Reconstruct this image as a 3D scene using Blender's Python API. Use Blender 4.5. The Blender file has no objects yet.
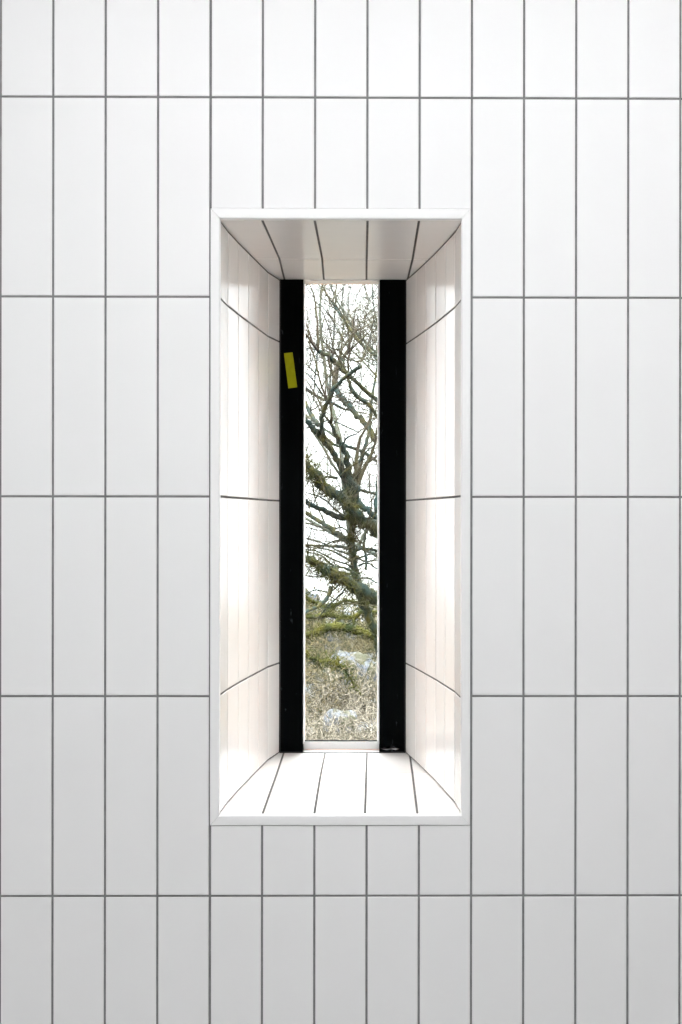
import bpy, bmesh, math, random
from mathutils import Vector, Euler, Matrix, noise
random.seed(7)
scn = bpy.context.scene
col = scn.collection
U = 0.0015            # one wall unit in metres
DW = 1.8              # distance from camera to the tiled wall
F = 1200.0
ZC = 1.5
ROT = Euler((math.pi/2, -0.0010, -0.0071), 'XYZ')
PPX = 370.6

# ------------------------------------------------------------------ camera
cd = bpy.data.cameras.new('camera'); cam = bpy.data.objects.new('camera', cd); col.objects.link(cam)
cd.sensor_fit = 'VERTICAL'; cd.sensor_height = 36.0; cd.lens = 36.0*F/1024.0
cd.shift_x = -(PPX-341.0)/1024.0
cd.clip_start = 0.02; cd.clip_end = 300
cam.location = (0, 0, ZC); cam.rotation_euler = ROT
scn.camera = cam
RM = ROT.to_matrix()

def at(px, py, Y):
    d = RM @ Vector(((px-PPX)/F, -(py-512.0)/F, -1.0))
    return Vector((0, 0, ZC)) + d*(Y/d.y)

# ------------------------------------------------------------------ helpers
def link(o, parent=None):
    col.objects.link(o)
    if parent is not None: o.parent = parent
    return o

def obj(name, bm, mats, parent=None, smooth=False):
    me = bpy.data.meshes.new(name)
    bm.normal_update(); bm.to_mesh(me); bm.free()
    for m in (mats if isinstance(mats, (list, tuple)) else [mats]): me.materials.append(m)
    if smooth:
        for p in me.polygons: p.use_smooth = True
    return link(bpy.data.objects.new(name, me), parent)

def tag(o, label=None, cat=None, group=None, kind=None):
    if label: o['label'] = label
    if cat: o['category'] = cat
    if group: o['group'] = group
    if kind: o['kind'] = kind
    return o

def empty(name, loc=(0, 0, 0), parent=None):
    o = bpy.data.objects.new(name, None); o.location = loc; o.empty_display_size = .1
    return link(o, parent)

def box(bm, x0, x1, y0, y1, z0, z1, mi=0):
    v = [bm.verts.new(p) for p in ((x0,y0,z0),(x1,y0,z0),(x1,y1,z0),(x0,y1,z0),(x0,y0,z1),(x1,y0,z1),(x1,y1,z1),(x0,y1,z1))]
    for q in ((0,3,2,1),(4,5,6,7),(0,1,5,4),(1,2,6,5),(2,3,7,6),(3,0,4,7)):
        f = bm.faces.new([v[i] for i in q]); f.material_index = mi

def bevel_all(bm, w, seg=2):
    bmesh.ops.bevel(bm, geom=list(bm.edges), offset=w, segments=seg, affect='EDGES', profile=.6)

# ------------------------------------------------------------------ materials
def mat(name):
    m = bpy.data.materials.new(name); m.use_nodes = True
    return m, m.node_tree, m.node_tree.nodes['Principled BSDF']

def plain(name, c, rough=.5, spec=.5, metal=0.0):
    m, nt, b = mat(name)
    b.inputs['Base Color'].default_value = (*c, 1); b.inputs['Roughness'].default_value = rough
    b.inputs['Specular IOR Level'].default_value = spec; b.inputs['Metallic'].default_value = metal
    return m

def noisy(name, c1, c2, scale, rough=.6, spec=.3, detail=4, lo=.35, hi=.65, bump=0.0, c3=None, scale3=1.0, stretch=(1,1,1), lo3=.5, hi3=.6):
    m, nt, b = mat(name); N = nt.nodes; L = nt.links
    tc = N.new('ShaderNodeTexCoord'); mp = N.new('ShaderNodeMapping'); mp.inputs['Scale'].default_value = stretch
    L.new(tc.outputs['Object'], mp.inputs['Vector'])
    n = N.new('ShaderNodeTexNoise'); n.inputs['Scale'].default_value = scale; n.inputs['Detail'].default_value = detail
    L.new(mp.outputs[0], n.inputs['Vector'])
    r = N.new('ShaderNodeMapRange'); r.inputs['From Min'].default_value = lo; r.inputs['From Max'].default_value = hi
    L.new(n.outputs['Fac'], r.inputs['Value'])
    mx = N.new('ShaderNodeMix'); mx.data_type = 'RGBA'
    mx.inputs['A'].default_value = (*c1, 1); mx.inputs['B'].default_value = (*c2, 1)
    L.new(r.outputs[0], mx.inputs['Factor']); out = mx.outputs['Result']
    if c3:
        n3 = N.new('ShaderNodeTexNoise'); n3.inputs['Scale'].default_value = scale3; n3.inputs['Detail'].default_value = 3
        L.new(mp.outputs[0], n3.inputs['Vector'])
        r3 = N.new('ShaderNodeMapRange'); r3.inputs['From Min'].default_value = lo3; r3.inputs['From Max'].default_value = hi3
        L.new(n3.outputs['Fac'], r3.inputs['Value'])
        m3 = N.new('ShaderNodeMix'); m3.data_type = 'RGBA'; m3.inputs['B'].default_value = (*c3, 1)
        L.new(out, m3.inputs['A']); L.new(r3.outputs[0], m3.inputs['Factor']); out = m3.outputs['Result']
    L.new(out, b.inputs['Base Color'])
    b.inputs['Roughness'].default_value = rough; b.inputs['Specular IOR Level'].default_value = spec
    if bump:
        bp = N.new('ShaderNodeBump'); bp.inputs['Strength'].default_value = bump; bp.inputs['Distance'].default_value = .01
        L.new(n.outputs['Fac'], bp.inputs['Height']); L.new(bp.outputs[0], b.inputs['Normal'])
    return m

def tile_mat(name, c, rough, spec, wav=.0):
    m, nt, b = mat(name); N = nt.nodes; L = nt.links
    tc = N.new('ShaderNodeTexCoord')
    n = N.new('ShaderNodeTexNoise'); n.inputs['Scale'].default_value = 9; n.inputs['Detail'].default_value = 2
    L.new(tc.outputs['Object'], n.inputs['Vector'])
    mx = N.new('ShaderNodeMix'); mx.data_type = 'RGBA'
    mx.inputs['A'].default_value = (*[k*.985 for k in c], 1); mx.inputs['B'].default_value = (*c, 1)
    L.new(n.outputs['Fac'], mx.inputs['Factor']); L.new(mx.outputs['Result'], b.inputs['Base Color'])
    bp = N.new('ShaderNodeBump'); bp.inputs['Strength'].default_value = wav; bp.inputs['Distance'].default_value = .002
    L.new(n.outputs['Fac'], bp.inputs['Height']); L.new(bp.outputs[0], b.inputs['Normal'])
    b.inputs['Roughness'].default_value = rough; b.inputs['Specular IOR Level'].default_value = spec
    return m

M_TILE = tile_mat('white_satin_tile', (.86, .86, .86), .38, .4, .25)
M_REV = tile_mat('white_gloss_tile', (.905, .882, .862), .20, .55, .35)  # slight warm tint put into the colour for peach bounce light
M_GROUT = noisy('grey_grout', (.20, .20, .20), (.25, .25, .25), 60, .9, .1)
M_GROUT2 = noisy('dark_grey_grout', (.10, .096, .092), (.13, .126, .122), 60, .9, .1)
M_TRIM = plain('white_trim', (.88, .88, .88), .35, .4)
M_PLASTER = noisy('white_plaster', (.80, .80, .79), (.84, .84, .83), 20, .8, .2)
M_RENDER = noisy('exterior_render', (.78, .36, .16), (.84, .42, .20), 30, .9, .2, bump=.3)  # orange chosen to bounce warm light into the recess
M_FLOOR = noisy('grey_floor_vinyl', (.50, .50, .49), (.56, .56, .55), 12, .6, .3)
M_BEAD = plain('white_glazing_bead', (.80, .80, .80), .4, .4)
M_SEAL = plain('dark_grey_sealant', (.035, .034, .033), .7, .2)
M_BLACKEDGE = plain('black_rubber', (.008, .008, .008), .6, .2)

def black_panel_mat():
    m, nt, b = mat('black_panel_scuffed'); N = nt.nodes; L = nt.links
    tc = N.new('ShaderNodeTexCoord'); mp = N.new('ShaderNodeMapping'); mp.inputs['Scale'].default_value = (1, 1, .35)
    L.new(tc.outputs['Object'], mp.inputs['Vector'])
    n = N.new('ShaderNodeTexNoise'); n.inputs['Scale'].default_value = 110; n.inputs['Detail'].default_value = 5
    L.new(mp.outputs[0], n.inputs['Vector'])
    g = N.new('ShaderNodeTexNoise'); g.inputs['Scale'].default_value = 9; g.inputs['Detail'].default_value = 1
    L.new(tc.outputs['Object'], g.inputs['Vector'])
    r = N.new('ShaderNodeMapRange'); r.inputs['From Min'].default_value = .66; r.inputs['From Max'].default_value = .8
    L.new(n.outputs['Fac'], r.inputs['Value'])
    r2 = N.new('ShaderNodeMapRange'); r2.inputs['From Min'].default_value = .45; r2.inputs['From Max'].default_value = .6
    L.new(g.outputs['Fac'], r2.inputs['Value'])
    mu = N.new('ShaderNodeMath'); mu.operation = 'MULTIPLY'
    L.new(r.outputs[0], mu.inputs[0]); L.new(r2.outputs[0], mu.inputs[1])
    mx = N.new('ShaderNodeMix'); mx.data_type = 'RGBA'
    mx.inputs['A'].default_value = (.0012, .0016, .0018, 1); mx.inputs['B'].default_value = (.10, .12, .13, 1)
    L.new(mu.outputs[0], mx.inputs['Factor']); L.new(mx.outputs['Result'], b.inputs['Base Color'])
    b.inputs['Roughness'].default_value = .4; b.inputs['Specular IOR Level'].default_value = .02
    return m
M_BLACK = black_panel_mat()

def glass_mat():
    m = bpy.data.materials.new('clear_window_glass'); m.use_nodes = True; nt = m.node_tree; N = nt.nodes; L = nt.links
    N.clear(); o = N.new('ShaderNodeOutputMaterial'); mx = N.new('ShaderNodeMixShader')
    t = N.new('ShaderNodeBsdfTransparent'); t.inputs['Color'].default_value = (.97, .985, .98, 1)
    g = N.new('ShaderNodeBsdfGlossy'); g.inputs['Roughness'].default_value = .02
    fr = N.new('ShaderNodeFresnel'); fr.inputs['IOR'].default_value = 1.3
    L.new(fr.outputs[0], mx.inputs[0]); L.new(t.outputs[0], mx.inputs[1]); L.new(g.outputs[0], mx.inputs[2]); L.new(mx.outputs[0], o.inputs[0])
    return m
M_GLASS = glass_mat()

# ------------------------------------------------------------------ tiles
def tile(bm, quad, inward, gaps=(.0016,)*4, th=.007, mi=0, jit=0.0):
    """quad: four corners of the face; inward: direction away from the viewer; gaps: half joints on edges 01,12,23,30"""
    p0, p1, p2, p3 = [Vector(p) for p in quad]
    n = inward.normalized()
    j = [random.uniform(-jit, jit) for _ in range(4)]
    def corner(ins):
        w = ((p1-p0).length+(p2-p3).length)/2; h = ((p3-p0).length+(p2-p1).length)/2
        b, r, t, l = [(g+ins) for g in gaps]
        u0, u1, v0, v1 = l/w, 1-r/w, b/h, 1-t/h
        f = lambda u, v: (p0*(1-u)+p1*u)*(1-v)+(p3*(1-u)+p2*u)*v
        return [f(u0, v0), f(u1, v0), f(u1, v1), f(u0, v1)]
    rings = []
    for ins, dep in ((0, th), (0, .0009), (.00035, .0003), (.0011, 0)):
        rings.append([bm.verts.new(c+n*dep+n*j[k]) for k, c in enumerate(corner(ins))])
    for a, b in zip(rings, rings[1:]):
        for k in range(4):
            f = bm.faces.new((a[k], a[(k+1) % 4], b[(k+1) % 4], b[k])); f.material_index = mi
    f = bm.faces.new(rings[-1]); f.material_index = mi

# opening measured on the wall plane
OX0, OX1 = at(210.3, 512, DW).x, at(470.3, 512, DW).x       # outer edge of the trim
IX0, IX1 = at(219.8, 512, DW).x, at(461.2, 512, DW).x       # inner edge of the trim
OZ1, OZ0 = at(340, 208.8, DW).z, at(340, 825.2, DW).z
IZ1, IZ0 = at(340, 219.2, DW).z, at(340, 815.2, DW).z
PX = (at(628.0, 500, DW).x-at(0.2, 500, DW).x)/12.0
GX0 = at(0.2, 500, DW).x
PZ = (at(340, 97.5, DW).z-at(340, 896, DW).z)/4.0
GZ0 = at(340, 896, DW).z
RX0, RX1, RY0, RZ0, RZ1 = -1.9, 2.1, -1.7, 0.0, 2.72        # room

bm = bmesh.new()
IN = Vector((0, 1, 0))
k0 = math.floor((RX0-GX0)/PX); k1 = math.ceil((RX1-GX0)/PX)
j0 = math.floor((RZ0-GZ0)/PZ); j1 = math.ceil((RZ1-GZ0)/PZ)
for k in range(k0, k1):
    for j in range(j0, j1):
        xa, xb = max(GX0+k*PX, RX0), min(GX0+(k+1)*PX, RX1)
        za, zb = max(GZ0+j*PZ, RZ0), min(GZ0+(j+1)*PZ, RZ1)
        if xb-xa < .01 or zb-za < .01: continue
        g = [.0016]*4
        xm, zm = (xa+xb)/2, (za+zb)/2
        if OX0 < xm < OX1:
            if za >= OZ0-.004 and zb <= OZ1+.004: continue
            if zb > OZ0 and za < OZ0: zb = OZ0; g[2] = .0008
            elif za < OZ1 and zb > OZ1: za = OZ1; g[0] = .0003
            xa = max(xa, OX0 if xa > OX0-.01 else xa)
        tile(bm, ((xa, DW, za), (xb, DW, za), (xb, DW, zb), (xa, DW, zb)), IN, g, jit=.00012)
# grout bed and the wall body round the opening
YB = DW*1.258
for a, b, mi in ((DW+.0013, DW+.010, 1), (DW+.010, YB+.012, 2)):
    box(bm, RX0, OX0+.004, a, b, RZ0, RZ1, mi); box(bm, OX1-.004, RX1, a, b, RZ0, RZ1, mi)
    box(bm, OX0+.004, OX1-.004, a, b, OZ1-.004, RZ1, mi); box(bm, OX0+.004, OX1-.004, a, b, RZ0, OZ0+.004, mi)
# outer leaf with the narrow slot
GXA, GXB = at(303.0, 512, YB).x, at(379.6, 512, YB).x
YO0, YO1 = YB+.048, YB+.120
SX0, SX1, SZ0, SZ1 = GXA-.004, GXB+.003, IZ0-.002, IZ1+.017
box(bm, RX0, SX0, YO0, YO1, RZ0-.7, RZ1, 3); box(bm, SX1, RX1, YO0, YO1, RZ0-.7, RZ1, 3)
box(bm, SX0, SX1, YO0, YO1, SZ1, RZ1, 3); box(bm, SX0, SX1, YO0, YO1, RZ0-.7, SZ0, 3)
# cavity closers between body and outer leaf
box(bm, RX0, OX0+.004, YB+.012, YO0, RZ0, RZ1, 2); box(bm, OX1-.004, RX1, YB+.012, YO0, RZ0, RZ1, 2)
box(bm, OX0, OX1, YB+.012, YO0, OZ1-.004, RZ1, 2); box(bm, OX0, OX1, YB+.012, YO0, RZ0, OZ0+.004, 2)
tag(obj('wall_back', bm, [M_TILE, M_GROUT, M_PLASTER, M_RENDER]), kind='structure',
    label='wall of white vertical tiles with grey joints around the narrow window')

# ------------------------------------------------------------------ trim round the opening (four mitred strips)
def trim(name, a_out, b_out, a_in, b_in):
    """strip between outer edge a_out-b_out and inner edge a_in-b_in (x,z pairs)"""
    bm = bmesh.new()
    prof = [(0, .004), (0, -.0004), (.06, -.0016), (.5, -.0020), (.86, -.0019), (.96, -.0013), (1.0, .0002), (1.0, .009)]
    ra, rb = [], []
    for t, d in prof:
        for (o, i, r) in ((a_out, a_in, ra), (b_out, b_in, rb)):
            r.append(bm.verts.new((o[0]*(1-t)+i[0]*t, DW+d, o[1]*(1-t)+i[1]*t)))
    n = len(prof)
    for k in range(n):
        bm.faces.new((ra[k], rb[k], rb[(k+1) % n], ra[(k+1) % n]))
    bm.faces.new(ra); bm.faces.new(rb[::-1])
    bmesh.ops.recalc_face_normals(bm, faces=bm.faces)
    o = obj(name, bm, M_TRIM)
    return tag(o, kind='structure')
e = .0003; g = .0007
tag(trim('trim_1', (OX0+e, OZ1), (OX1-e, OZ1), (IX0+e, IZ1), (IX1-e, IZ1)), 'white mitred edge strip along the top of the window opening')
tag(trim('trim_2', (OX0+e, OZ0), (OX1-e, OZ0), (IX0+e, IZ0), (IX1-e, IZ0)), 'white mitred edge strip along the bottom of the window opening')
tag(trim('trim_3', (OX0, OZ0+e), (OX0, OZ1-e), (IX0, IZ0+e), (IX0, IZ1-e)), 'white mitred edge strip down the left side of the opening')
tag(trim('trim_4', (OX1, OZ0+e), (OX1, OZ1-e), (IX1, IZ0+e), (IX1, IZ1-e)), 'white mitred edge strip down the right side of the opening')

# ------------------------------------------------------------------ splayed tiled reveals
LN = [(219.8, 1.003), (228.0, 1.042), (238.5, 1.086), (248.5, 1.128), (258.7, 1.174), (268.3, 1.220), (279.6, 1.258)]
RN = [(461.2, 1.003), (454.6, 1.042), (444.9, 1.083), (435.3, 1.126), (425.5, 1.168), (415.9, 1.212), (405.8, 1.258)]
LN = [at(x, 512, DW*z) for x, z in LN]; RN = [at(x, 512, DW*z) for x, z in RN]
def lerp(a, b, t): return a+(b-a)*t
def reveal(nodes, lines, name, label, sgn):
    bm = bmesh.new(); n = len(nodes)
    ys, ye = nodes[0].y, nodes[-1].y
    for c in range(n-1):
        a, b = nodes[c], nodes[c+1]
        out = Vector((sgn*(b.y-a.y), -sgn*(b.x-a.x), 0)).normalized()     # away from the opening
        hs = []
        for (zf, zb) in lines:
            ta, tb = (a.y-ys)/(ye-ys), (b.y-ys)/(ye-ys)
            hs.append((lerp(zf, zb, ta), lerp(zf, zb, tb)))
        for r in range(len(hs)-1):
            gb = .0022 if r == 0 else .0015; gt = .0026 if r == len(hs)-2 else .0015
            q = [(a.x, a.y, hs[r][0]), (b.x, b.y, hs[r][1]), (b.x, b.y, hs[r+1][1]), (a.x, a.y, hs[r+1][0])]
            gl = .0002 if c == 0 else .0009; gr = .0014 if c == n-2 else .0009
            tile(bm, q, out, (gb, gr, gt, gl), .006, 0, .00012)
        # grout bed
        z0, z1 = IZ0-.004, IZ1+.004
        pa, pb = Vector((a.x, a.y, 0))+out*.0011, Vector((b.x, b.y, 0))+out*.0011
        qa, qb = pa+out*.010, pb+out*.010
        v = [bm.verts.new((p.x, p.y, z)) for z in (z0, z1) for p in (pa, pb, qb, qa)]
        for q in ((0,1,2,3),(4,5,6,7),(0,1,5,4),(2,3,7,6),(1,2,6,5),(3,0,4,7)):
            f = bm.faces.new([v[i] for i in q]); f.material_index = 1
    bmesh.ops.recalc_face_normals(bm, faces=bm.faces)
    return tag(obj(name, bm, [M_REV, M_GROUT2]), label, kind='structure')
def zz(u): return ZC+u*U
reveal(LN, [(IZ0, IZ0), (zz(-184), zz(-190)), (zz(15.5), zz(14)), (zz(214.5), zz(214)), (IZ1, IZ1)],
       'wall_reveal_left', 'splayed white glossy tiled jamb on the left of the window', -1)
reveal(RN, [(IZ0, IZ0), (zz(-187), zz(-190.5)), (zz(16), zz(14.5)), (zz(214), zz(212)), (IZ1, IZ1)],
       'wall_reveal_right', 'splayed white glossy tiled jamb on the right of the window', 1)

def flat_reveal(name, z, cols, label, sgn):
    bm = bmesh.new(); ys = [DW*1.003, DW*1.158, DW*1.262]
    X = [[IX0-.006, IX0-.006, IX0-.006]]
    for c in cols: X.append([at(c[k], 512, ys[k]).x for k in range(3)])
    X.append([IX1+.006]*3)
    out = Vector((0, 0, sgn))
    for c in range(len(X)-1):
        for r in range(2):
            q = [(X[c][r], ys[r], z), (X[c+1][r], ys[r], z), (X[c+1][r+1], ys[r+1], z), (X[c][r+1], ys[r+1], z)]
            tile(bm, q, out, (.0002 if r == 0 else .0010, .0017, .0010 if r == 0 else .0014, .0017), .004, 0, .00012)
    a, b = z+sgn*.0012, z+sgn*.0035
    box(bm, IX0-.004, IX1+.004, DW+.006, YB+.012, min(a, b), max(a, b), 1)
    bmesh.ops.recalc_face_normals(bm, faces=bm.faces)
    return tag(obj(name, bm, [M_REV, M_GROUT2]), label, kind='structure')
flat_reveal('wall_reveal_top', IZ1, [(261.6, 279.0, 284.2), (314.1, 321.9, 323.6), (367.3, 366.5, 366.2), (418.8, 412.4, 407.4)],
            'white glossy tiled soffit over the window recess', 1)
flat_reveal('wall_reveal_bottom', IZ0, [(262.4, 276.8, 284.0), (314.3, 321.0, 325.4), (365.4, 366.6, 367.3), (417.8, 412.8, 409.8)],
            'white glossy tiled sill in front of the window', -1)

# ------------------------------------------------------------------ window_1
win = tag(empty('window_1', (GXA, YB, IZ0)), 'narrow vertical slot window with black side panels', kind='structure')
off = Vector((GXA, YB, IZ0))
def wpart(name, bm, m, label=None, parent=win, smooth=False):
    bmesh.ops.translate(bm, verts=bm.verts, vec=-off)
    o = obj(name, bm, m, parent, smooth)
    if label: o['label'] = label
    return o
PLX, PRX = LN[-1].x, RN[-1].x
def panel(x0, x1):
    bm = bmesh.new(); box(bm, x0, x1, YB+.001, YB+.014, IZ0+.0015, IZ1-.0002); bevel_all(bm, .0008, 1); return bm
left_panel = wpart('side_panel', panel(PLX+.0012, GXA), M_BLACK, 'scuffed black panel left of the glass')
right_panel = wpart('side_panel', panel(GXB, PRX-.0012), M_BLACK, 'scuffed black panel right of the glass')
# dark backing closing the frame behind both panels
bm = bmesh.new(); box(bm, OX0+.004, GXA, YB+.015, YO0, IZ0-.008, IZ1+.008); wpart('frame_stile', bm, M_BLACKEDGE)
bm = bmesh.new(); box(bm, GXB, OX1-.004, YB+.015, YO0, IZ0-.008, IZ1+.008); wpart('frame_stile', bm, M_BLACKEDGE)
YG = YB+.034
bw = .0022
for (x0, x1, z0, z1) in ((GXA+.0001, GXA+bw, IZ0+.016, IZ1-.003), (GXB-bw-.0015, GXB-.0001, IZ0+.016, IZ1-.003)):
    bm = bmesh.new(); box(bm, x0, x1, YB+.004, YG+.010, z0, z1); bevel_all(bm, .0005, 1); wpart('glazing_bead', bm, M_BEAD)
bm = bmesh.new(); box(bm, GXA+.0001, GXB-.0001, YG-.005, YG+.012, IZ0+.0012, IZ0+.0158); bevel_all(bm, .0006, 1); wpart('bottom_rail', bm, M_BEAD)
bm = bmesh.new(); box(bm, GXA+.0001, GXB-.0001, YB+.002, YG-.0052, IZ0-.004, IZ0+.0010); bevel_all(bm, .0004, 1); wpart('recess_sill', bm, M_BEAD)
bm = bmesh.new(); box(bm, GXA+.0001, GXB-.0001, YB+.006, YG+.012, IZ1-.0012, IZ1-.0001); bevel_all(bm, .0006, 1); wpart('top_rail', bm, M_REV)
bm = bmesh.new(); box(bm, GXA+.0001, GXB-.0001, YB+.015, YO0-.0005, IZ1+.0042, IZ1+.0168); wpart('frame_head', bm, M_BEAD)
bm = bmesh.new(); box(bm, GXA+bw, GXB-bw-.0015, YG, YG+.004, IZ0+.0157, IZ1-.003); wpart('glass_pane', bm, M_GLASS)
bm = bmesh.new(); box(bm, GXA+bw, GXB-bw-.0015, YG-.0022, YG-.0001, IZ0+.0160, IZ0+.0182); wpart('gasket', bm, M_BLACKEDGE)
for (x0, x1, z0, z1) in ((PLX+.0003, PRX-.0003, IZ0+.0002, IZ0+.0022), (PLX+.0002, PLX+.0020, IZ0+.0022, IZ1-.0005), (PRX-.0020, PRX-.0002, IZ0+.0022, IZ1-.0005)):
    if x1-x0 > .1:
        for xa, xb in ((x0, GXA), (GXB, x1)):
            bm = bmesh.new(); box(bm, xa, xb, YB-.0012, YB+.0009, z0, z1); wpart('sealant', bm, M_SEAL)
    else:
        bm = bmesh.new(); box(bm, x0, x1, YB-.0012, YB+.0009, z0, z1); wpart('sealant', bm, M_SEAL)
bm = bmesh.new(); box(bm, GXA, GXB, YB-.0006, YB+.0018, IZ0+.0002, IZ0+.0012); wpart('sealant', bm, M_SEAL)
# paint smear low on the black panel
bm = bmesh.new()
pts = [(380.5, 746.4), (384, 745.2), (388, 746.2), (391, 744.8), (394, 744.2), (396, 745.8), (399.5, 746.6), (396, 748.0), (391, 747.2), (387, 748.2), (383, 747.4)]
vf = [bm.verts.new(at(x, y+2.0, YB+.0005)) for x, y in pts]; bm.faces.new(vf)
bmesh.ops.solidify(bm, geom=bm.faces[:], thickness=.0004)
wpart('paint_smear', bm, plain('white_paint_smear', (.45, .45, .46), .6), 'thin white paint smear low on the black panel')

# yellow strip of tape on the black panel
bm = bmesh.new()
q = [at(x, y, YB+.0008) for x, y in ((283.9, 353.2), (292.6, 352.4), (297.2, 387.2), (288.4, 388.4))]
base = [bm.verts.new(p) for p in q[::-1]]; top = [bm.verts.new(p+Vector((0, -.0004, 0))) for p in q[::-1]]
bm.faces.new(base[::-1]); bm.faces.new(top)
for k in range(4): bm.faces.new((base[k], base[(k+1) % 4], top[(k+1) % 4], top[k]))
bmesh.ops.recalc_face_normals(bm, faces=bm.faces)
tag(obj('tape_strip', bm, noisy('yellow_green_tape', (.33, .33, .004), (.39, .38, .006), 90, .7, .1)),
    'short tilted strip of yellow-green tape stuck on the black window panel', 'tape')

# ------------------------------------------------------------------ room shell
def slab(name, *b, m=M_PLASTER, label=None):
    bm = bmesh.new(); box(bm, *b); return tag(obj(name, bm, m), label, kind='structure')
slab('floor', RX0-.1, RX1+.1, RY0-.1, YO0, -.12, 0, m=M_FLOOR, label='plain grey floor')
slab('ceiling', RX0-.1, RX1+.1, RY0-.1, YO0, RZ1, RZ1+.12, label='plain white ceiling')
slab('wall_left', RX0-.1, RX0, RY0-.1, YO0, 0, RZ1, label='plain white side wall')
slab('wall_right', RX1, RX1+.1, RY0-.1, YO0, 0, RZ1, label='plain white side wall')
slab('wall_front', RX0, RX1, RY0-.1, RY0, 0, RZ1, label='plain white wall facing the window')

# ceiling lamps: housing and glowing diffuser
def ceiling_light(x, y, hx, hs, em, label):
    lamp = tag(empty('ceiling_light', (x, y, RZ1)), label, 'lamp')
    bm = bmesh.new(); box(bm, -hx-.03, hx+.03, -hs-.03, hs+.03, -.03, 0); bevel_all(bm, .004); obj('housing', bm, M_TRIM, lamp)
    m, nt, b = mat('lit_diffuser'); b.inputs['Emission Color'].default_value = (.985, .985, 1, 1); b.inputs['Emission Strength'].default_value = em
    bm = bmesh.new(); box(bm, -hx, hx, -hs, hs, -.036, -.0305); obj('diffuser', bm, m, lamp)
ceiling_light(-.02, .74, .80, .10, 25, 'long narrow flat ceiling light running along the tiled wall')
ceiling_light(1.05, 1.30, .10, .10, 28, 'small square downlight close to the tiled wall')
ceiling_light(-.3, -.7, .35, .35, 8, 'added square fill light on the ceiling, further from the tiled wall')  # unseen lamp added to give the wall flat ambient light

# ------------------------------------------------------------------ outdoors
def catmull(pts, rad, n=4):
    P, R = [], []
    for i in range(len(pts)-1):
        p0 = pts[max(i-1, 0)]; p1 = pts[i]; p2 = pts[i+1]; p3 = pts[min(i+2, len(pts)-1)]
        for k in range(n):
            t = k/n
            P.append(.5*((2*p1)+(p2-p0)*t+(2*p0-5*p1+4*p2-p3)*t*t+(3*p1-p0-3*p2+p3)*t*t*t)); R.append(rad[i]*(1-t)+rad[i+1]*t)
    P.append(pts[-1]); R.append(rad[-1])
    return P, R

def tube(V, Fc, P, R, sides=6, wob=0.0):
    if len(P) < 2: return
    base = len(V); up = None
    for i, p in enumerate(P):
        d = (P[min(i+1, len(P)-1)]-P[max(i-1, 0)])
        if d.length < 1e-7: d = Vector((0, 0, 1))
        d.normalize()
        if up is None:
            up = Vector((0, 1, 0)) if abs(d.y) < .8 else Vector((1, 0, 0))
        a = d.cross(up)
        if a.length < 1e-6: a = d.orthogonal()
        a.normalize(); up = a.cross(d).normalized()
        r = R[i]
        for k in range(sides):
            t = 2*math.pi*k/sides
            w = 1+(random.uniform(-wob, wob) if wob else 0)
            V.append(p+(a*math.cos(t)+up*math.sin(t))*(r*w))
    for i in range(len(P)-1):
        for k in range(sides):
            k2 = (k+1) % sides
            Fc.append((base+i*sides+k, base+i*sides+k2, base+(i+1)*sides+k2, base+(i+1)*sides+k))
    Fc.append(tuple(base+k for k in range(sides))[::-1])
    e_ = base+(len(P)-1)*sides; Fc.append(tuple(e_+k for k in range(sides)))

def mesh_obj(name, V, Fc, m, parent=None, origin=None, smooth=True):
    origin = origin or Vector((0, 0, 0))
    me = bpy.data.meshes.new(name); me.from_pydata([tuple(v-origin) for v in V], [], Fc); me.update()
    me.materials.append(m)
    if smooth:
        for p in me.polygons: p.use_smooth = True
    o = link(bpy.data.objects.new(name, me), parent)
    if parent is None: o.location = origin
    return o

def rvec(s): return Vector((random.gauss(0, s), random.gauss(0, s), random.gauss(0, s)))

def twig(V, Fc, p, d, L, r, depth, grav=.12, jag=.22, fork=.6):
    """a crooked twig that forks"""
    n = max(3, int(L/.07)) if depth else max(3, int(L/.09))
    step = L/n; P = [p.copy()]; R = [r]; d = d.normalized()
    for i in range(n):
        d = (d+rvec(jag)+Vector((0, 0, grav*.5))).normalized()
        p = p+d*step; P.append(p.copy()); R.append(max(r*(1-.75*(i+1)/n), .0012))
        if depth > 0 and random.random() < fork:
            side = d.cross(rvec(1)).normalized()
            twig(V, Fc, p, d*.7+side*random.uniform(.5, 1.0), L*random.uniform(.35, .65), R[-1]*.75, depth-1, grav, jag, fork)
    tube(V, Fc, P, R, 4 if r > .004 else 3)

M_BARK = noisy('mossy_bark', (.0036, .0078, .0056), (.0150, .0135, .0018), 14, .9, .1, lo=.44, hi=.58, bump=.8, c3=(.0024, .0078, .0068), scale3=2.6, lo3=.48, hi3=.58)
M_TWIG = noisy('brown_twig', (0.0109, 0.0070, 0.0045), (0.0174, 0.0169, 0.0070), 6, .9, .1)
M_BARK2 = noisy('haze_pale_bark', (0.0248, 0.0327, 0.0298), (0.0298, 0.0298, 0.0174), 3, .9, .1)  # bluish pale tone: distance haze put into the bark colour
M_TWIG2 = noisy('haze_pale_twig', (0.0322, 0.0273, 0.0238), (0.0446, 0.0422, 0.0322), 5, .9, .1)  # far twigs, paled in colour for the same haze
M_BRAMBLE = noisy('dry_bramble', (.066, .052, .026), (.0060, .0085, .0022), 26, .9, .1, lo=.46, hi=.54)
M_BRAMBLE2 = noisy('pale_dry_stems', (.115, .100, .080), (.020, .018, .010), 26, .9, .1, lo=.42, hi=.54)
M_MOSS = noisy('olive_moss', (.0230, .0215, .0034), (.0064, .0092, .0026), 9, 1, .05)
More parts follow.
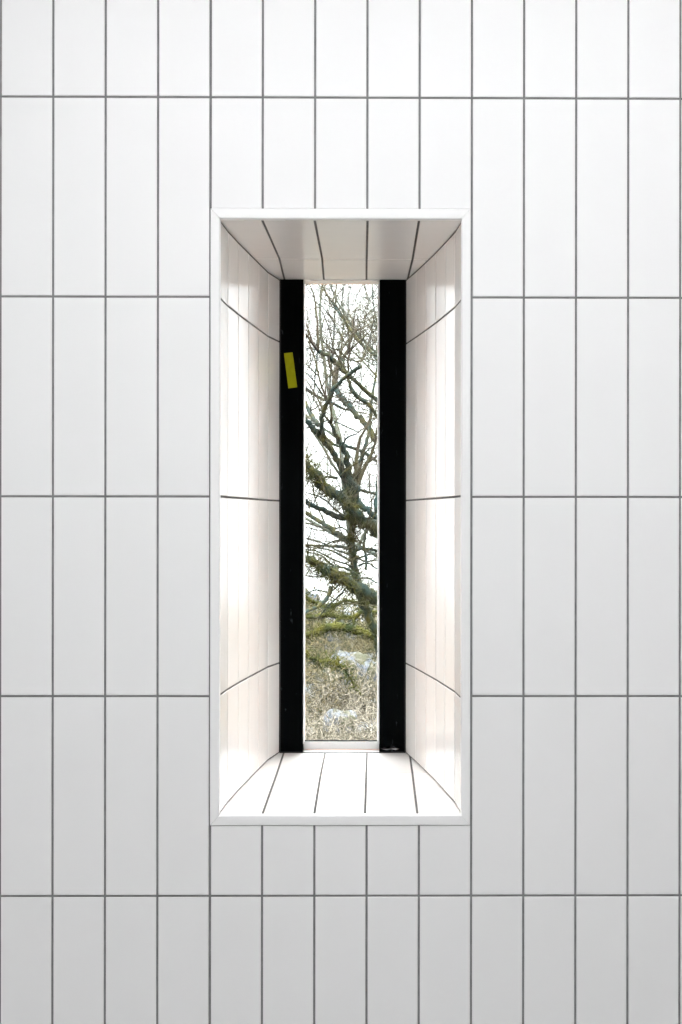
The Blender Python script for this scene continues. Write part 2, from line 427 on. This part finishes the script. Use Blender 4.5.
M_ROCK = noisy('pale_grey_rock', (.034, .037, .041), (.016, .020, .027), 9, .9, .2, bump=.8, c3=(.014, .014, .006), scale3=7, lo3=.46, hi3=.54)
M_GROUND = noisy('leaf_litter_ground', (.042, .036, .024), (.009, .009, .004), 16, 1, .05, detail=8, lo=.44, hi=.54, bump=1.0,
                 c3=(.046, .049, .053), scale3=1.3, stretch=(1, .6, 1), lo3=.50, hi3=.58)

GZ = -.62
def gh(x, y):
    h = GZ+.13*noise.noise(Vector((x*.45, y*.35, 3)))+.03*noise.noise(Vector((x*2, y*2, 8)))
    if y > 24: h -= (y-24)**2*.006
    return h
bm = bmesh.new(); NX, NY = 90, 110; grid = []
for j in range(NY+1):
    y = YO1+.02+(38-YO1)*(j/NY)**1.3
    row = []
    for i in range(NX+1):
        x = -17+34*i/NX
        row.append(bm.verts.new((x, y, gh(x, y))))
    grid.append(row)
for j in range(NY):
    for i in range(NX): bm.faces.new((grid[j][i], grid[j][i+1], grid[j+1][i+1], grid[j+1][i]))
tag(obj('ground', bm, M_GROUND, smooth=True), 'pale ground with dry litter outside the window', kind='structure')

# ---- the mossy tree, main limbs traced: (x, y) in the photo frame, radius in pixels, starting depth and end depth
Y0 = 9.0
LIMBS = [
 # trunk
 ([(404, 810), (396, 740), (384, 665), (373, 625), (359, 592), (353, 560), (351, 540), (354, 520), (355, 500)], [6, 5.5, 4.8, 4.2, 3.6, 3.4, 3.4, 3.6, 4.2], 0, 0),
 ([(355, 505), (353, 492), (350, 478), (347, 462), (343, 448), (337, 436), (331, 424)], [5.5, 5, 3.6, 3, 2.8, 2.2, 1.6], 0, -.4),
 ([(355, 500), (357, 480), (362, 457), (367, 440), (370, 425), (371, 405), (375, 380), (379, 355)], [3, 2.4, 2, 1.8, 1.6, 1.5, 1.2, .8], 0, .5),
 ([(354, 500), (346, 484), (341, 470), (335, 456), (326, 442), (316, 431), (306, 420), (295, 402), (280, 380)], [4, 3.6, 3.6, 3.2, 3, 3, 2.4, 2, 1.5], 0, -.6),
 ([(354, 500), (362, 505), (372, 514), (388, 526), (410, 545)], [3.5, 3.2, 2.8, 2.5, 2], 0, -.3),
 ([(376, 512), (378, 480), (384, 440), (392, 400)], [2.2, 2, 1.6, 1.2], -.2, .2),
 # big diagonal from right to upper left
 ([(395, 540), (376, 528), (360, 518), (350, 508), (342, 498), (328, 490), (315, 476), (306, 465), (294, 452), (275, 440)], [7, 6.5, 6, 4, 4, 5, 4.2, 3.5, 3, 2.4], .1, -.8),
 ([(355, 522), (346, 518), (336, 516), (320, 509), (306, 502), (290, 492)], [4, 3.2, 2.8, 2.4, 2.2, 1.8], 0, -.4),
 ([(353, 542), (346, 539), (332, 530), (320, 522), (306, 513), (285, 500)], [3.2, 3, 2.6, 2.2, 2, 1.6], 0, .4),
 ([(353, 550), (340, 547), (325, 546), (308, 545), (285, 543)], [2, 1.6, 1.5, 1.3, 1], 0, .5),
 ([(353, 550), (365, 549), (380, 551), (400, 552)], [1.8, 1.5, 1.4, 1], 0, .3),
 ([(375, 600), (362, 590), (350, 583), (338, 578), (330, 572), (316, 564), (302, 558), (280, 550)], [6, 5.5, 5.5, 5.5, 5, 4, 3.2, 2.5], -.1, -.8),
 ([(331, 588), (326, 600), (318, 606), (306, 612), (290, 622)], [2.2, 1.8, 1.6, 1.4, 1], -.3, -.9),
 # upper limbs
 ([(325, 440), (322, 428), (323, 415), (328, 400), (335, 388), (347, 376), (361, 366)], [2.6, 2.2, 2.2, 2, 1.8, 1.7, 1.9], -.3, -.9),
 ([(375, 440), (366, 425), (358, 416), (348, 404), (340, 396), (334, 388)], [3, 3, 3.2, 3.4, 3.2, 3], .5, .8),
 ([(390, 410), (375, 398), (360, 385), (352, 378), (346, 372), (336, 362), (328, 356), (318, 351)], [2.2, 2.2, 2.2, 2.2, 2.6, 2.6, 2.4, 1.8], .4, -.2),
 ([(384, 430), (374, 412), (366, 403), (356, 395), (350, 385), (348, 378)], [1.8, 1.8, 2, 2.2, 1.8, 1.4], .3, .1),
 ([(390, 365), (376, 355), (365, 347), (355, 336), (347, 325), (340, 314), (333, 303)], [2, 2, 2, 2, 2, 1.6, 1], .8, 1.2),
 ([(318, 425), (312, 416), (306, 404), (300, 392), (285, 372)], [2.2, 2.2, 2, 1.6, 1.2], -.4, .2),
 ([(313, 402), (315, 380), (316, 366), (318, 350), (321, 332), (324, 318)], [.7, .7, .8, .8, .7, .5], 0, .3),
 ([(321, 340), (330, 347), (340, 351), (348, 359), (360, 361), (364, 354), (366, 346)], [.6, .7, .8, 1, .9, .8, .5], .1, .5),
 ([(344, 364), (340, 354), (339, 345), (342, 335), (344, 320), (343, 305)], [1.1, 1.0, .9, .8, .7, .5], .1, .4),
 ([(345, 445), (358, 450), (368, 455), (378, 462), (395, 470)], [1.7, 1.6, 1.6, 1.5, 1.2], 0, .4),
 ([(359, 490), (368, 492), (378, 494), (396, 498)], [1.6, 1.6, 1.5, 1.2], 0, .2),
 ([(337, 478), (328, 477), (318, 478), (308, 478), (290, 478)], [1.4, 1.2, 1, .9, .7], -.2, .2),
 ([(340, 476), (352, 466), (361, 460), (366, 452), (374, 446)], [.9, .9, .8, .7, .5], -.3, -.6),
 ([(345, 514), (342, 505), (339, 496), (347, 486), (353, 478)], [.8, .8, .7, .6, .5], -.3, -.5),
 ([(320, 428), (328, 440), (340, 446), (347, 438), (356, 434)], [1.6, 1.4, 1.3, .9, .6], -.3, -.5),
 ([(325, 398), (318, 388), (313, 380), (305, 372), (292, 366)], [.8, .7, .6, .6, .5], -.4, -.6),
 ([(304, 418), (316, 424), (330, 420), (345, 426), (358, 432)], [.6, .6, .6, .6, .5], -.2, 0),
 ([(305, 388), (320, 398), (334, 404), (346, 410)], [1.8, 1.7, 1.5, 1], .4, .7),
 ([(353, 562), (342, 556), (330, 550), (316, 548), (300, 546)], [1.3, 1.2, 1, .8, .6], .2, .7),
 ([(358, 575), (346, 568), (334, 566), (322, 556), (308, 552)], [1.2, 1.1, 1.0, .8, .6], -.2, -.6),
 ([(354, 560), (364, 556), (374, 553), (390, 548)], [1.2, 1.0, .8, .6], .1, .5),
 ([(366, 570), (366, 556), (364, 545), (366, 530)], [1.2, 1.3, 1.3, 1], -.2, -.2),
]
for q in (((352, 556), (335, 549), (318, 541), (300, 538)), ((354, 545), (340, 540), (322, 546), (302, 553)), ((352, 566), (334, 560), (316, 551), (298, 549)),
          ((350, 574), (336, 572), (318, 577), (298, 574)), ((356, 556), (366, 562), (378, 560), (392, 566)), ((358, 566), (368, 563), (380, 570), (394, 569)),
          ((340, 583), (330, 592), (316, 590), (300, 596)), ((352, 535), (342, 528), (326, 531), (304, 527)), ((356, 580), (368, 578), (378, 583), (392, 580)),
          ((346, 588), (338, 597), (328, 606), (318, 618)), ((352, 520), (338, 512), (322, 498), (304, 492)), ((356, 520), (364, 530), (372, 536), (386, 539))):
    LIMBS.append((list(q), [1.0, .9, .7, .5], random.uniform(-.2, .2), random.uniform(-.7, .7)))
V, Fc, TV, TF = [], [], [], []
for pts, rad, da, db in LIMBS:
    P = []; n = len(pts)
    for i, (x, y) in enumerate(pts):
        P.append(at(x, y, Y0+lerp(da, db, i/(n-1))))
    P, R = catmull(P, [r*Y0/F for r in rad], 5)
    P = [p+rvec(min(.012, R[i]*.25)) if 0 < i < len(P)-1 else p for i, p in enumerate(P)]
    tube(V, Fc, P, R, 8 if rad[0] > 2 else 6, .12)
    # twigs along the limb
    for i in range(2, len(P)):
        if P[i].z < .9: continue
        for _ in range(2 if R[i] < .02 else 1):
            if random.random() < .26:
                d = (P[i]-P[i-1]).normalized()
                side = d.cross(rvec(1)).normalized()
                twig(TV, TF, P[i], d*random.uniform(.1, .9)+side+Vector((0, 0, .35)), random.uniform(.15, .50), min(R[i]*.5, random.uniform(.0022, .0048)), 1, .15, .26, .55)
    # carry on past the last traced point with thinner branches
    d = (P[-1]-P[-4]).normalized()
    for _ in range(0 if pts[-1] == (361, 366) else 2):
        twig(TV, TF, P[-1], d+rvec(.3)+Vector((0, 0, .2)), random.uniform(.4, 1.0), max(R[-1]*.8, .003), 2, .15, .18, .4)
# upper crown of fine twigs
for _ in range(60):
    x = random.uniform(225, 455); y = random.uniform(330, 420)
    twig(TV, TF, at(x, y, Y0+random.uniform(-.6, 1.2)), Vector((random.gauss(0, .5), random.gauss(0, .3), 1)), random.uniform(.25, .55), random.uniform(.0022, .0040), 2, .25, .22, .5)
o = at(404, 810, Y0)
tree = mesh_obj('tree', V, Fc, M_BARK, origin=o)
tag(tree, 'mossy bare tree with crooked green limbs filling the slot window', 'tree')
c = mesh_obj('twigs', TV, TF, M_TWIG, tree, o)

# ---- generic bare trees standing further off
def grow(V, Fc, TV, TF, p, d, L, r, depth, moss=.1):
    n = 6; P = [p.copy()]; R = [r]
    for i in range(n):
        d = (d+rvec(.13)+Vector((0, 0, .06))).normalized(); p = p+d*(L/n); P.append(p.copy()); R.append(r*(1-.45*(i+1)/n))
        if depth > 0 and i >= 1 and random.random() < .7:
            side = d.cross(rvec(1)).normalized()
            grow(V, Fc, TV, TF, p, d*.65+side*random.uniform(.5, .9), L*random.uniform(.5, .7), R[-1]*.6, depth-1)
        if depth == 0:
            if random.random() < .7:
                side = d.cross(rvec(1)).normalized()
                twig(TV, TF, p, d*.5+side, random.uniform(.3, .7), .006, 1, .15, .2, .4)
    if depth > 0: grow(V, Fc, TV, TF, p, d, L*.6, R[-1]*.95, depth-1)
    tube(V, Fc, P, R, 6)
def bare_tree(x, y, lean, L, r, label, seed, mb=None, mt=None, depth=3, solid=False):
    random.seed(seed); V, Fc, TV, TF = [], [], [], []
    b = Vector((x, y, gh(x, y)-.05))
    grow(V, Fc, TV, TF, b, Vector((lean, 0, 1)), L, r, depth)
    if depth < 3 or solid:
        n0 = len(V); V += TV; Fc += [tuple(i+n0 for i in f) for f in TF]
        return tag(mesh_obj('tree', V, Fc, M_BARK2, origin=b), label, 'tree')
    t = mesh_obj('tree', V, Fc, mb or M_BARK2, origin=b); tag(t, label, 'tree')
    mesh_obj('twigs', TV, TF, mt or M_TWIG2, t, b)
X = lambda px, Y: at(px, 512, Y).x
bare_tree(X(288, 17), 17, .03, 3.6, .055, 'haze-pale bare tree behind the mossy tree at the panel edge', 11)
bare_tree(X(372, 21), 21, -.05, 4.2, .06, 'slim bare tree far behind the mossy trunk', 12)
bare_tree(X(400, 15), 15, -.08, 3.2, .055, 'leaning bare tree behind the right-hand limbs of the mossy tree', 16)
bare_tree(X(150, 14), 14, .15, 3.4, .10, 'bare tree standing off beyond the black side panel', 14, solid=True)
bare_tree(X(540, 16), 16, -.1, 3.4, .10, 'bare tree standing off past the other black panel', 15, solid=True)

# ---- rocks lying in the undergrowth
def rock(px, py, Y, w, h, label, seed, d=None):
    random.seed(seed); bm = bmesh.new(); bmesh.ops.create_icosphere(bm, subdivisions=4, radius=1)
    d = d or w*.8
    for v in bm.verts:
        k = 1+.28*noise.noise(v.co*1.4+Vector((seed, 0, 0)))+.10*noise.noise(v.co*4+Vector((0, seed, 0)))
        v.co.z = math.copysign(abs(v.co.z)**.55, v.co.z)*.85
        v.co = Vector((v.co.x*w*k, v.co.y*d*k, max(v.co.z*h*k, -.35*h)))
    c = at(px, py, Y)
    o = obj('rock', bm, M_ROCK, smooth=True); o.location = (c.x, Y, gh(c.x, Y)+.2*h)
    return tag(o, label, 'rock')
rock(306, 640, 19.5, .32, .84, 'pale blue-grey rock beside the black panel edge behind mossy limbs', 21)
rock(341, 652, 17.5, .26, .58, 'pale rock with a dark crack seen under the mossy fork', 22)
rock(350, 655, 14.0, .36, .42, 'broad domed pale rock below the fallen mossy branch', 23)
rock(340, 715, 11.6, .16, .17, 'blue-grey rock low in the window among pale stems', 24)

# ---- mossy sticks caught level among the undergrowth
def stick(pts, Y, r, label, seed):
    random.seed(seed); V, Fc = [], []
    P, R_ = catmull([at(x, y, Y) for x, y in pts], [r*k for k in [.5]+[1]*(len(pts)-2)+[.4]], 5)
    P = [p+rvec(.012) for p in P]; tube(V, Fc, P, R_, 6, .15)
    for p in P[2:-2:2]: twig(V, Fc, p, rvec(1)+Vector((0, 0, .3)), random.uniform(.15, .4), .006, 1, 0, .25, .5)
    for p in P[1:-1]:
        for _ in range(14): twig(V, Fc, p+rvec(.03), rvec(1)+Vector((0, 0, -.2)), random.uniform(.03, .10), .006, 0, -.1, .3, .3)
    return tag(mesh_obj('fallen_branch', V, Fc, M_MOSS, origin=P[0]), label, 'branch')
stick([(230, 690), (280, 625), (305, 618), (330, 615), (352, 618), (372, 612), (420, 625), (470, 690)], 14.2, .028, 'thin level mossy branch just above the thicker fallen branch', 61)
stick([(250, 690), (292, 598), (312, 602), (330, 608), (346, 600), (366, 604), (388, 598), (450, 690)], 14.8, .020, 'crooked thin mossy branch crossing in front of the far pale rocks', 62)
stick([(280, 668), (300, 655), (318, 660), (332, 662), (345, 670), (356, 690)], 12.0, .018, 'short olive branch sloping down over the tan brambles', 63)

# ---- fallen mossy branch
random.seed(31); V, Fc = [], []
P = [at(x, y, 13) for x, y in ((215, 712), (270, 650), (310, 634), (326, 628), (340, 627), (355, 630), (372, 636), (400, 655), (450, 712))]
P, R = catmull(P, [.02, .03, .03, .045, .05, .045, .035, .03, .02], 6)
tube(V, Fc, P, R, 8, .15)
for p in P[6:-6]:
    for _ in range(16): twig(V, Fc, p+rvec(.035), rvec(1)+Vector((0, 0, -.2)), random.uniform(.03, .10), .006, 0, -.1, .3, .3)
tag(mesh_obj('fallen_branch', V, Fc, M_MOSS), 'olive mossy branch lying level above the domed pale rock', 'branch')

# ---- bramble thickets
def thicket(cx, cy, w, d, h, n, mm, label, seed, name='bramble', cat='bush', rr=(.003, .007), group=None):
    random.seed(seed); V, Fc = [], []
    for _ in range(n):
        x = cx+random.uniform(-w, w); y = cy+random.uniform(-d, d)
        p = Vector((x, y, gh(x, y)-.02))
        a = random.uniform(0, 2*math.pi); dr = Vector((math.cos(a), math.sin(a), random.uniform(.5, 2.2)))
        hh = h*random.uniform(.45, 1.1)
        L = hh*random.uniform(1.0, 1.8); r = random.uniform(*rr)
        k = 9; P = [p.copy()]; R = [r]; dd = dr.normalized()
        for i in range(k):
            dd = (dd+rvec(.16)+Vector((0, 0, -.14))).normalized(); p = p+dd*L/k
            if p.z < gh(p.x, p.y)+.02: p.z = gh(p.x, p.y)+.02
            P.append(p.copy()); R.append(r*(1-.7*(i+1)/k))
            if i > 1 and random.random() < .5:
                s = dd.cross(rvec(1)).normalized()
                twig(V, Fc, p, s+dd*.4, random.uniform(.1, .35), r*.6, 1, 0, .3, .4)
        tube(V, Fc, P, R, 4)
    o = Vector((cx, cy, gh(cx, cy)))
    return tag(mesh_obj(name, V, Fc, mm, origin=o), label, cat, group)
thicket(X(330, 18.5), 18.5, .9, .8, 1.8, 280, M_BRAMBLE, 'tangled olive undergrowth behind the rocks at the foot of the sky', 40)
thicket(X(341, 15.5), 15.5, .65, .7, 1.05, 260, M_BRAMBLE, 'tangled olive bramble thicket behind the domed rock', 41)
thicket(X(320, 12.8), 12.8, .42, .5, .70, 150, M_BRAMBLE, 'dense tan bramble clump in front of the fallen branch', 42)
thicket(X(368, 12.5), 12.5, .34, .5, .7, 170, M_BRAMBLE2, 'pale dry bush beside the tan bramble clump', 43)
thicket(X(345, 11.0), 11.0, .50, .4, .42, 170, M_BRAMBLE2, 'low bleached brambles at the foot of the window view', 44)
thicket(X(200, 12.8), 12.8, .8, .7, .8, 170, M_BRAMBLE, 'bramble patch beyond the tape side of the window', 45)
thicket(X(485, 13.0), 13.0, .8, .7, .8, 170, M_BRAMBLE, 'bramble patch beyond the panel with the paint smear', 46)
# moss hanging on the low limbs
random.seed(51); V, Fc = [], []
for pts, rad, da, db in [LIMBS[11], LIMBS[6], LIMBS[0]]:
    n = len(pts)
    for i in range(n-1):
        for _ in range(80):
            t = random.random(); x = lerp(pts[i][0], pts[i+1][0], t); y = lerp(pts[i][1], pts[i+1][1], t)
            if y > 660: continue
            p = at(x, y, Y0+lerp(da, db, (i+t)/(n-1)))+rvec(.018)
            twig(V, Fc, p, rvec(1)+Vector((0, 0, -.3)), random.uniform(.04, .13), .004, 1, -.1, .35, .4)
mesh_obj('moss', V, Fc, M_MOSS, tree, o)['kind'] = 'stuff'

# ------------------------------------------------------------------ sky
w = bpy.data.worlds.new('sky'); scn.world = w; w.use_nodes = True; N = w.node_tree.nodes; L = w.node_tree.links
bg = N['Background']; tc = N.new('ShaderNodeTexCoord'); n = N.new('ShaderNodeTexNoise'); n.inputs['Scale'].default_value = 1.6; n.inputs['Detail'].default_value = 3
L.new(tc.outputs['Generated'], n.inputs['Vector'])
mx = N.new('ShaderNodeMix'); mx.data_type = 'RGBA'; mx.inputs['A'].default_value = (.90, .95, 1, 1); mx.inputs['B'].default_value = (1, .99, .97, 1)
L.new(n.outputs['Fac'], mx.inputs['Factor']); L.new(mx.outputs['Result'], bg.inputs['Color'])
# overcast sky: the dome overhead is much brighter than the band near the horizon
sx = N.new('ShaderNodeSeparateXYZ'); L.new(tc.outputs['Generated'], sx.inputs[0])
mr = N.new('ShaderNodeMapRange'); mr.interpolation_type = 'SMOOTHSTEP'
mr.inputs['From Min'].default_value = .19; mr.inputs['From Max'].default_value = .50
mr.inputs['To Min'].default_value = 3.2; mr.inputs['To Max'].default_value = 39.0
L.new(sx.outputs['Z'], mr.inputs['Value']); L.new(mr.outputs[0], bg.inputs['Strength'])

vs = scn.view_settings; vs.view_transform = 'Standard'; vs.look = 'None'; vs.exposure = 0; vs.gamma = 1; vs.use_curve_mapping = False
